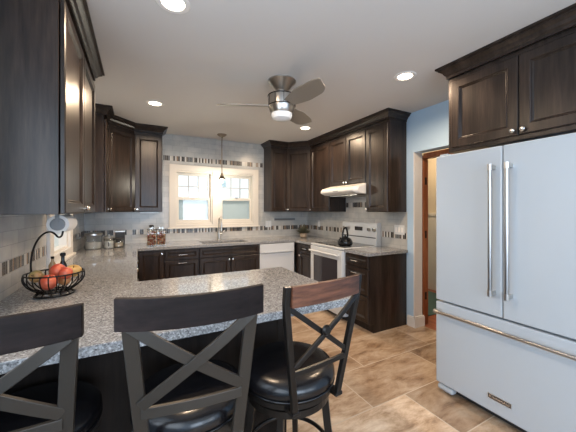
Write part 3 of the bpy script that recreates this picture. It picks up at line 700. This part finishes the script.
t = thing('knife_bar', 'long grey magnetic bar on the tile under the right corner cabinet', 'knife rack', (2.40, YB - .01, 1.23))
build(bx(2.19, 2.62, YB - .024, YB - .0005, 1.207, 1.252), 'bar', GREY, t, bevel=.004)
build(bx(2.20, 2.61, YB - .026, YB - .0245, 1.222, 1.237), 'magnet_strip', mat('dark_steel', (.12, .12, .12), .35, .9), t)
t = thing('under_cabinet_light', 'slim white light bar under the cabinet left of the sink window', 'light bar', (.14, 4.5, 1.36))
build(bx(.02, .26, 4.46, 4.52, 1.352, 1.3715), 'housing', WHITE, t, bevel=.003)
build(bx(.03, .25, 4.465, 4.515, 1.3495, 1.352), 'diffuser', FANG, t)

# ------------------------------------------------------------------ kettle
KX, KY, KZ = 2.43, 2.985, .9262
t = thing('kettle', 'glossy black round kettle with high arched handle on the range', 'kettle', (KX, KY, KZ))
T = Matrix.Translation((KX, KY, KZ))
build(lathe(bmesh.new(), [(.070, 0), (.086, .006), (.098, .030), (.097, .055), (.082, .085), (.058, .103), (.040, .110), (0, .110)], 32, T), 'body', BLACK, t, smooth=True)
build(lathe(bmesh.new(), [(.042, .1105), (.036, .118), (.014, .124), (.009, .130), (.015, .140), (.010, .149), (0, .150)], 24, T), 'lid', BLACK, t, smooth=True)
K = T @ Matrix.Rotation(R(22), 4, 'Z')
build(tube(bmesh.new(), [(-.07, 0, .055), (-.115, 0, .09), (-.128, 0, .115)], [.021, .014, .011], 14, M=K), 'spout', BLACK, t, smooth=True)
hp = [(-.062, 0, .09), (-.066, 0, .15)] + [(-.052 * cos(a), 0, .185 + .050 * sin(a)) for a in [R(x) for x in range(20, 161, 20)]] + [(.066, 0, .15), (.062, 0, .09)]
build(tube(bmesh.new(), hp, .012, 12, M=K), 'handle', BLACK, t, smooth=True)

# ------------------------------------------------------------------ potted plant
PXx, PYy = 2.57, 4.30
t = thing('potted_plant', 'small grey-green succulent plant in a pot in the right counter corner', 'plant', (PXx, PYy, CT1))
T = Matrix.Translation((PXx, PYy, CT1 + .0005))
build(lathe(bmesh.new(), [(.040, 0), (.055, .01), (.062, .055), (.055, .075), (.050, .075), (.05, .06), (0, .06)], 20, T), 'pot', mat('tan_pot', (.38, .28, .19), .5), t, smooth=True)
LEAF = mat('grey_green_leaf', (.10, .095, .06), .5)
bm = bmesh.new()
for k in range(80):
    a = random.random() * 2 * pi; el = random.uniform(.1, 1.45); ln = random.uniform(.11, .18)
    dv = Vector((cos(a) * cos(el), sin(a) * cos(el), sin(el))); p = Vector((PXx, PYy, CT1 + .065)) + dv * .015
    sd = dv.cross(Vector((0, 0, 1))).normalized() * .016; up = sd.cross(dv).normalized() * .005
    q = [p, p + dv * ln * .55 + sd, p + dv * ln, p + dv * ln * .55 - sd]
    c1 = p + dv * ln * .5 + up; c2 = p + dv * ln * .5 - up
    V = [bm.verts.new(x) for x in q + [c1, c2]]
    for i in range(4): bm.faces.new((V[i], V[(i + 1) % 4], V[4])); bm.faces.new((V[(i + 1) % 4], V[i], V[5]))
build(bm, 'foliage', LEAF, t)

# ------------------------------------------------------------------ canisters on the left counter
def jar_profile(r, h, w=.004):
    return [(r - .004, 0), (r, .006), (r, h - .01), (r - .006, h), (r - w - .006, h), (r - w, h - .012), (r - w, .010), (0, .010)]
STEELD = mat('steel_lid', (.55, .54, .52), .3, 1)
FLOUR = mat('flour', (.72, .68, .62), .9); SUGAR = mat('pale_sugar', (.62, .50, .38), .9)
Z1 = CT1 + .0005
t = thing('glass_canister', 'widest glass canister with metal lid and white contents in the left corner', 'canister', (-.49, 4.27, Z1), 0, 'counter canisters')
T = Matrix.Translation((-.49, 4.27, Z1))
build(lathe(bmesh.new(), jar_profile(.092, .165), 32, T), 'jar', GLASS, t, smooth=True)
build(lathe(bmesh.new(), [(.0, .0115), (.086, .0115), (.086, .085), (0, .088)], 28, T), 'flour', FLOUR, t)
l = build(lathe(bmesh.new(), [(.094, .166), (.096, .168), (.096, .190), (.088, .197), (0, .197)], 32, T), 'lid', STEELD, t, smooth=True)
t = thing('glass_canister', 'medium clip-top glass canister beside the widest canister', 'canister', (-.325, 4.235, Z1), 0, 'counter canisters')
T = Matrix.Translation((-.325, 4.235, Z1))
build(lathe(bmesh.new(), jar_profile(.056, .125), 28, T), 'jar', GLASS, t, smooth=True)
build(lathe(bmesh.new(), [(.0, .0115), (.050, .0115), (.050, .088), (0, .088)], 24, T), 'sugar', FLOUR, t)
build(bx(-.385, -.300, 4.172, 4.177, Z1 + .035, Z1 + .09), 'label_tag', DARK, t) if False else None
build(lathe(bmesh.new(), [(.058, .126), (.059, .128), (.059, .150), (.050, .156), (.012, .158), (.012, .172), (0, .172)], 28, T), 'lid', STEELD, t, smooth=True)
build(bx(-.328, -.320, 4.172, 4.1785, Z1 + .03, Z1 + .08), 'clip', DARK, t)
t = thing('glass_canister', 'small dark-lidded glass jar at the right end of the canisters', 'canister', (-.225, 4.33, Z1), 0, 'counter canisters')
T = Matrix.Translation((-.225, 4.33, Z1))
build(lathe(bmesh.new(), jar_profile(.056, .095), 28, T), 'jar', GLASS, t, smooth=True)
build(lathe(bmesh.new(), [(.0, .0115), (.050, .0115), (.050, .055), (0, .055)], 24, T), 'sugar', SUGAR, t)
build(lathe(bmesh.new(), [(.058, .096), (.059, .098), (.059, .112), (.050, .116), (0, .118)], 28, T), 'lid', DARK, t, smooth=True)
t = thing('black_canister', 'square black canister behind the small dark-lidded jar', 'canister', (-.215, 4.47, Z1))
build(bx(-.27, -.16, 4.415, 4.525, Z1, Z1 + .185), 'body', DARK, t, bevel=.006)
build(bx(-.274, -.156, 4.411, 4.529, Z1 + .1855, Z1 + .205), 'lid', STEELD, t, bevel=.004)

# the two big jars of corks
COR = [mat('cork_red', (.42, .09, .04), .7), mat('cork_tan', (.55, .32, .18), .8), mat('cork_pale', (.68, .52, .38), .8)]
def corkjar(cx_, cy_, label, stopper):
    t = thing('glass_jar', label, 'jar', (cx_, cy_, Z1), .0, 'big square jars')
    w, h = .056, .225
    def sq(i, z, k=1.0):
        return [(cx_ + a * (w - i), cy_ + b * (w - i), z) for a, b in ((-1, -1), (1, -1), (1, 1), (-1, 1))]
    bm = bmesh.new(); P = [[bm.verts.new(p) for p in sq(i, z)] for i, z in ((.003, Z1), (0, Z1 + .004), (0, Z1 + h - .03), (.012, Z1 + h - .008), (.026, Z1 + h), (.026, Z1 + h + .030), (.030, Z1 + h + .030), (.030, Z1 + h - .004), (.016, Z1 + h - .012), (.004, Z1 + h - .032), (.004, Z1 + .008))]
    bm.faces.new(P[0]); bm.faces.new(P[-1])
    for A, B in zip(P, P[1:]):
        for k in range(4): bm.faces.new((A[k], A[(k + 1) % 4], B[(k + 1) % 4], B[k]))
    build(bm, 'glass', GLASS, t)
    bm = bmesh.new()
    for iz in range(9):
        for ix in range(4):
            for iy in range(2 if iz % 2 else 3):
                x = cx_ - .038 + ix * .0252 + random.uniform(-.003, .003); y = cy_ - .036 + iy * .034; z = Z1 + .022 + iz * .0205
                a = random.uniform(0, pi); e = random.uniform(-.7, .7); dv = Vector((cos(a) * cos(e), sin(a) * cos(e) * .4, sin(e))).normalized() * .011
                p = Vector((x, y, z)); n0 = len(bm.faces)
                tube(bm, [p - dv, p + dv], .0082, 7); bm.faces.ensure_lookup_table(); mi = random.choice((0, 0, 1, 1, 2))
                for f in bm.faces[n0:]: f.material_index = mi
    build(bm, 'jar_contents', COR, t, kind='stuff')
    if stopper: build(lathe(bmesh.new(), [(.024, Z1 + h + .0305), (.027, Z1 + h + .034), (.027, Z1 + h + .052), (.022, Z1 + h + .056), (0, Z1 + h + .056)], 18, Matrix.Translation((cx_, cy_, 0))), 'stopper', DARK, t, smooth=True)
corkjar(.160, 4.22, 'square glass jar of reddish-brown pieces with a dark stopper, left one by the window', True)
corkjar(.278, 4.235, 'square glass jar of reddish-brown pieces with an open clear neck, right one by the window', False)

# ------------------------------------------------------------------ paper towel
t = thing('paper_towel_holder', 'white paper towel roll hung under the nearest left wall cabinet', 'paper towel', (-.46, 2.45, 1.37))
T = Matrix.Translation((-.455, 2.30, 1.303)) @ Matrix.Rotation(-pi / 2, 4, 'X')
build(lathe(bmesh.new(), [(.022, 0), (.058, 0), (.060, .004), (.060, .275), (.022, .279)], 36, T), 'paper_roll', PAPER, t, smooth=True)
build(lathe(bmesh.new(), [(0, -.002), (.0215, -.002), (.0215, .281), (0, .281)], 20, T), 'core', mat('cardboard', (.30, .24, .19), .8), t, smooth=True)
e = build(lathe(bmesh.new(), [(0, -.012), (.036, -.010), (.040, -.004), (.040, -.0025), (0, -.0025)], 24, T), 'end_disc', GREY, t, smooth=True)
build(bx(-.466, -.444, 2.284, 2.288, 1.303, 1.3715), 'bracket', GREY, t)
build(bx(-.470, -.440, 2.584, 2.588, 1.303, 1.3715), 'bracket', NICKEL, t)
# two slim bottles behind the fruit
t = thing('oil_bottle', 'slim dark bottle on the counter behind the fruit basket', 'bottle', (-.455, 2.44, Z1), 0)
T = Matrix.Translation((-.455, 2.44, Z1))
build(lathe(bmesh.new(), [(.024, 0), (.027, .005), (.027, .12), (.012, .16), (.011, .195), (0, .195)], 20, T), 'body', BLACK, t, smooth=True); t.scale = (.85, .85, .84)
build(lathe(bmesh.new(), [(.014, .1955), (.019, .20), (.019, .218), (.012, .224), (0, .224)], 16, T), 'cap', BLACK, t, smooth=True)
t = thing('soap_bottle', 'slim tan bottle beside the dark one behind the fruit basket', 'bottle', (-.515, 2.46, Z1), 0)
T = Matrix.Translation((-.515, 2.46, Z1))
build(lathe(bmesh.new(), [(.022, 0), (.025, .005), (.025, .13), (.010, .165), (.009, .185), (0, .185)], 20, T), 'body', mat('tan_liquid', (.55, .36, .18), .2), t, smooth=True); t.scale = (.85, .85, .80)
build(lathe(bmesh.new(), [(.011, .1855), (.012, .19), (.012, .205), (0, .205)], 16, T), 'cap', BLACK, t, smooth=True)

# ------------------------------------------------------------------ fruit basket
BX, BYY = -.418, 2.05
t = thing('fruit_basket', 'black wire fruit basket with tall curved banana hook, holding fruit', 'basket', (BX, BYY, CT1))
build(tube(bmesh.new(), circ(BX, BYY, CT1 + .124, .135, 48), .004, 8, True), 'rim', BLKM, t, smooth='all')
bm = tube(bmesh.new(), circ(BX, BYY, CT1 + .006, .090, 44), .005, 8, True); tube(bm, circ(BX, BYY, CT1 + .022, .070, 40), .004, 8, True)
for k in range(12):
    a = 2 * pi * k / 12; tube(bm, [(BX + .09 * cos(a), BYY + .09 * sin(a), CT1 + .006), (BX + .07 * cos(a), BYY + .07 * sin(a), CT1 + .022)], .003, 6)
for k in range(-3, 4):
    h = math.sqrt(.070 ** 2 - (k * .019) ** 2); tube(bm, [(BX + k * .019, BYY - h, CT1 + .022), (BX + k * .019, BYY + h, CT1 + .022)], .002, 6)
build(bm, 'base', BLKM, t, smooth='all')
for k in range(24):
    a = 2 * pi * k / 24; pts = []
    for i in range(9):
        s = i / 8; r_ = .070 + .065 * sin(s * pi / 2) ** .8 + .010 * sin(s * pi); pts.append((BX + r_ * cos(a), BYY + r_ * sin(a), CT1 + .022 + .102 * s))
    build(tube(bmesh.new(), pts, .0032, 6), 'wire', BLKM, t, smooth='all')
ca, sa = cos(-.485), sin(-.485)      # the hook stands across the basket, seen broadside
def hk(r_, z): return (BX + r_ * ca * 1.0, BYY + r_ * sa * 1.0, CT1 + z)
pts = [hk(-.1355, .124), hk(-.137, .18), hk(-.125, .25), hk(-.098, .31), hk(-.062, .345), hk(-.026, .355), hk(.000, .343), hk(.014, .328), hk(.028, .325), hk(.040, .336), hk(.045, .360)]
sm = []
for i in range(len(pts) - 1):
    p0, p1, p2, p3 = [Vector(pts[max(0, min(len(pts) - 1, i + q))]) for q in (-1, 0, 1, 2)]
    for s in (0, .33, .66): sm.append(.5 * ((2 * p1) + (p2 - p0) * s + (2 * p0 - 5 * p1 + 4 * p2 - p3) * s * s + (3 * p1 - p0 - 3 * p2 + p3) * s ** 3))
sm.append(Vector(pts[-1]))
build(tube(bmesh.new(), sm, .005, 10), 'banana_hook', BLKM, t, smooth='all')
def fruitm(name, c0, c1):
    m = mat(name, c0, .3); v = coords(m); n = N(m, 'TexNoise', Scale=14.0, Detail=3.0); L(m, v, n.inputs['Vector'])
    r = ramp(m, n.outputs[0], [(.38, c0), (.62, c1)]); L(m, r.outputs[0], bsdf(m).inputs['Base Color']); return m
RED = fruitm('red_apple_skin', (.42, .03, .02), (.62, .14, .07)); ORG = fruitm('peach_skin', (.55, .12, .05), (.72, .32, .12)); YEL = fruitm('mango_skin', (.42, .26, .07), (.55, .34, .12)); GRN = fruitm('pear_skin', (.35, .30, .10), (.55, .30, .12))
STEM = mat('fruit_stem', (.08, .05, .03), .8)
def fruit(name, label, x, y, z, r_, m, st=(1, 1), tilt=(0, 0), group='fruit in the basket'):
    t = thing(name, label, name.replace('_', ' ').split()[-1], (x, y, z), 0, group)
    pr = [(0, -r_ * .80 * st[1]), (r_ * .30, -r_ * .88 * st[1]), (r_ * .62, -r_ * .72 * st[1]), (r_ * .90, -r_ * .36 * st[1]), (r_, r_ * .08 * st[1]), (r_ * .94, r_ * .45 * st[1]), (r_ * .70, r_ * .78 * st[1]), (r_ * .38, r_ * .92 * st[1]), (r_ * .12, r_ * .80 * st[1]), (0, r_ * .70 * st[1])]
    M = Matrix.Rotation(tilt[1], 4, 'Z') @ Matrix.Rotation(tilt[0], 4, 'X')
    build(lathe(bmesh.new(), pr, 28, M, sx=st[0]), 'flesh', m, t, local=True, smooth='all')
    build(tube(bmesh.new(), [(0, 0, r_ * .70 * st[1]), (.002, .002, r_ * 1.10 * st[1])], .002, 6, M=M), 'stem', STEM, t, local=True)
zf = CT1 + .022
fruit('red_apple', 'bright red apple at the front centre of the fruit basket', BX - .015, BYY - .062, zf + .060, .042, RED, tilt=(.4, .5))
fruit('red_apple', 'red apple resting on top in the middle of the fruit pile', BX + .008, BYY + .012, zf + .108, .040, RED, tilt=(1.2, 1.0))
fruit('red_apple', 'red apple at the right of the pile beside the mango', BX + .056, BYY - .036, zf + .098, .034, RED, tilt=(-.9, .4))
fruit('golden_mango', 'golden-brown mango leaning on the right rim of the basket', BX + .078, BYY + .030, zf + .096, .036, YEL, (1.2, 1.0), (.5, .3))
fruit('green_pear', 'yellow-green pear against the left rim of the basket', BX - .082, BYY + .012, zf + .086, .034, GRN, (1, 1.15), (1.3, -.4))
fruit('ripe_peach', 'orange-red peach low at the back left of the basket', BX - .025, BYY + .062, zf + .045, .036, ORG)
fruit('ripe_peach', 'orange-red peach low at the back right of the basket', BX + .036, BYY + .046, zf + .044, .030, ORG)

# ------------------------------------------------------------------ bar stools
def stool(label, x, y, rz, w, zt, backoff, pw, bw, rail_m, met, node=False, rh=.095, bow=.045, low=.15, scratch=False):
    t = thing('bar_stool', label, 'bar stool', (x, y, 0), rz, 'counter stools at the breakfast bar')
    b = lambda bm, nm, m, p=t, **k: build(bm, nm, m, p, local=True, **k)
    b(lathe(bmesh.new(), [(0, .598), (.195, .598), (.214, .606), (.222, .625), (.220, .648), (.206, .668), (.175, .681), (.10, .688), (0, .690)], 48), 'seat', LEA, smooth='all')
    b(tube(bmesh.new(), circ(0, 0, .607, .217, 48), .005, 8, True), 'seat_piping', LEA, smooth='all')
    b(lathe(bmesh.new(), [(.150, .575), (.214, .575), (.214, .596), (.150, .596), (.150, .575)], 48), 'seat_ring', met)
    b(lathe(bmesh.new(), [(.06, .555), (.14, .555), (.14, .574), (.06, .574), (.06, .555)], 32), 'swivel_plate', BLKM)
    b(lathe(bmesh.new(), [(.165, .525), (.195, .525), (.195, .554), (.165, .554), (.165, .525)], 48), 'leg_ring', met)
    bm = bx(-.19, .19, -.015, .015, .540, .5545); box(bm, -.015, .015, -.19, .19, .540, .5545); b(bm, 'cross_brace', met)
    for a in (45, 135, 225, 315):
        c, s = cos(R(a)), sin(R(a)); bm = bmesh.new()
        strip(bm, [(c * .172, s * .172, .540), (c * .186, s * .186, .40), (c * .215, s * .215, .18), (c * .245, s * .245, .004)], .034, .028, (-s, c, 0))
        l = b(bm, 'leg', met, bevel=.003)
        b(lathe(bmesh.new(), [(.019, 0), (.019, .008), (0, .008)], 12, Matrix.Translation((c * .245, s * .245, 0))), 'foot_cap', DARK, l)
    b(tube(bmesh.new(), circ(0, 0, .255, .198, 48), .010, 10, True), 'foot_ring', met, smooth='all')
    hw = w / 2
    def by(x_, z): 
        s = (z - .60) / (zt - .60); lean = .215 + (backoff - .215) * s ** 1.0
        return -lean - bow * max(0, 1 - (x_ / hw) ** 2) * (s ** .7 if s > 0 else 0)
    zr = zt - rh
    def px(z):      # half distance between posts, narrowing to the seat
        s = (z - .56) / (zr - .56); return low + (hw - (.012 if node else .035) - low) * min(1, max(0, s)) ** 1.0
    for sgn in (-1, 1):
        pts = [(sgn * px(z), by(sgn * hw, z) if z > .6 else -.215 - 0, z) for z in [.575, .60, .65, .72, .80, .90, 1.0, zr + .02] + ([zt] if node else [])]
        b(strip(bmesh.new(), pts, pw, .022), 'back_post', met, bevel=.003)
        b(bx(sgn * px(.58) - .02, sgn * px(.58) + .02, -.228, -.150, .577, .592), 'post_bracket', met, bevel=.002)
    n = 16; bm = bmesh.new(); rg = []; rw = w - (.050 if node else 0)
    for i in range(n + 1):
        x_ = -rw / 2 + rw * i / n; yb = -backoff - bow * (1 - (x_ / hw) ** 2) - .0
        up = .0
        rg.append([bm.verts.new(p) for p in ((x_, yb - .012, zr), (x_, yb + .012, zr), (x_, yb + .008, zt + up), (x_, yb - .014, zt + up))])
    for A, B in zip(rg, rg[1:]):
        for k in range(4): bm.faces.new((A[k], A[(k + 1) % 4], B[(k + 1) % 4], B[k]))
    bm.faces.new(rg[0]); bm.faces.new(rg[-1]); b(bm, 'top_rail', rail_m, bevel=.003)
    zl = .755
    def lin(xa, za, xb, zb, off=0, n=12, arc=0):
        return [(xa + (xb - xa) * i / n, by(xa + (xb - xa) * i / n, za + (zb - za) * i / n) + off, za + (zb - za) * i / n - arc * sin(pi * i / n)) for i in range(n + 1)]
    q = px(zl) - .005; qt = px(zr)
    b(strip(bmesh.new(), lin(-q, zl, q, zl, 0), bw * .95, .014), 'lower_rail', met, bevel=.002)
    arc = .02 if node else 0
    b(strip(bmesh.new(), lin(-qt, zr + .005, q, zl + .03, .004), bw, .012), 'cross_bar', met, bevel=.002)
    b(strip(bmesh.new(), lin(qt, zr + .005, -q, zl + .03, -.006), bw, .012), 'cross_bar', met, bevel=.002)
    if node:
        zc = (zr + zl + .03) / 2; M = Matrix.Translation((0, by(0, zc) - .016, zc)) @ Matrix.Rotation(pi / 2, 4, 'X')
        b(lathe(bmesh.new(), [(.0, -.012), (.019, -.012), (.022, -.004), (.016, .006), (0, .008)], 20, M), 'rosette', met, smooth=True)
    if scratch:
        q = [(-.098, -.352, zt - .030), (-.092, -.3535, zt - .045), (-.096, -.3545, zt - .058), (-.104, -.3545, zt - .072)]
        b(strip(bmesh.new(), q, .0022, .0015), 'scratch_mark', mat('bare_scratch', (.45, .42, .40), .8))
    return t
stool('bar stool with dark wood top rail cut by the left edge of the view', -.345, 1.325, R(-3), .44, 1.122, .30, .042, .036, RAILW, GUN)
stool('bar stool with scratched dark wood top rail in the middle of the breakfast bar', .195, 1.235, R(-6.7), .44, 1.142, .31, .042, .036, RAILW, GUN, scratch=True)
stool('bar stool with top rail coloured reddish-brown as under warm light at the right end of the breakfast bar', .642, 1.215, R(6.7), .405, 1.112, .27, .026, .021, RAILB, GUN2, True, rh=.080, bow=.018, low=.112)
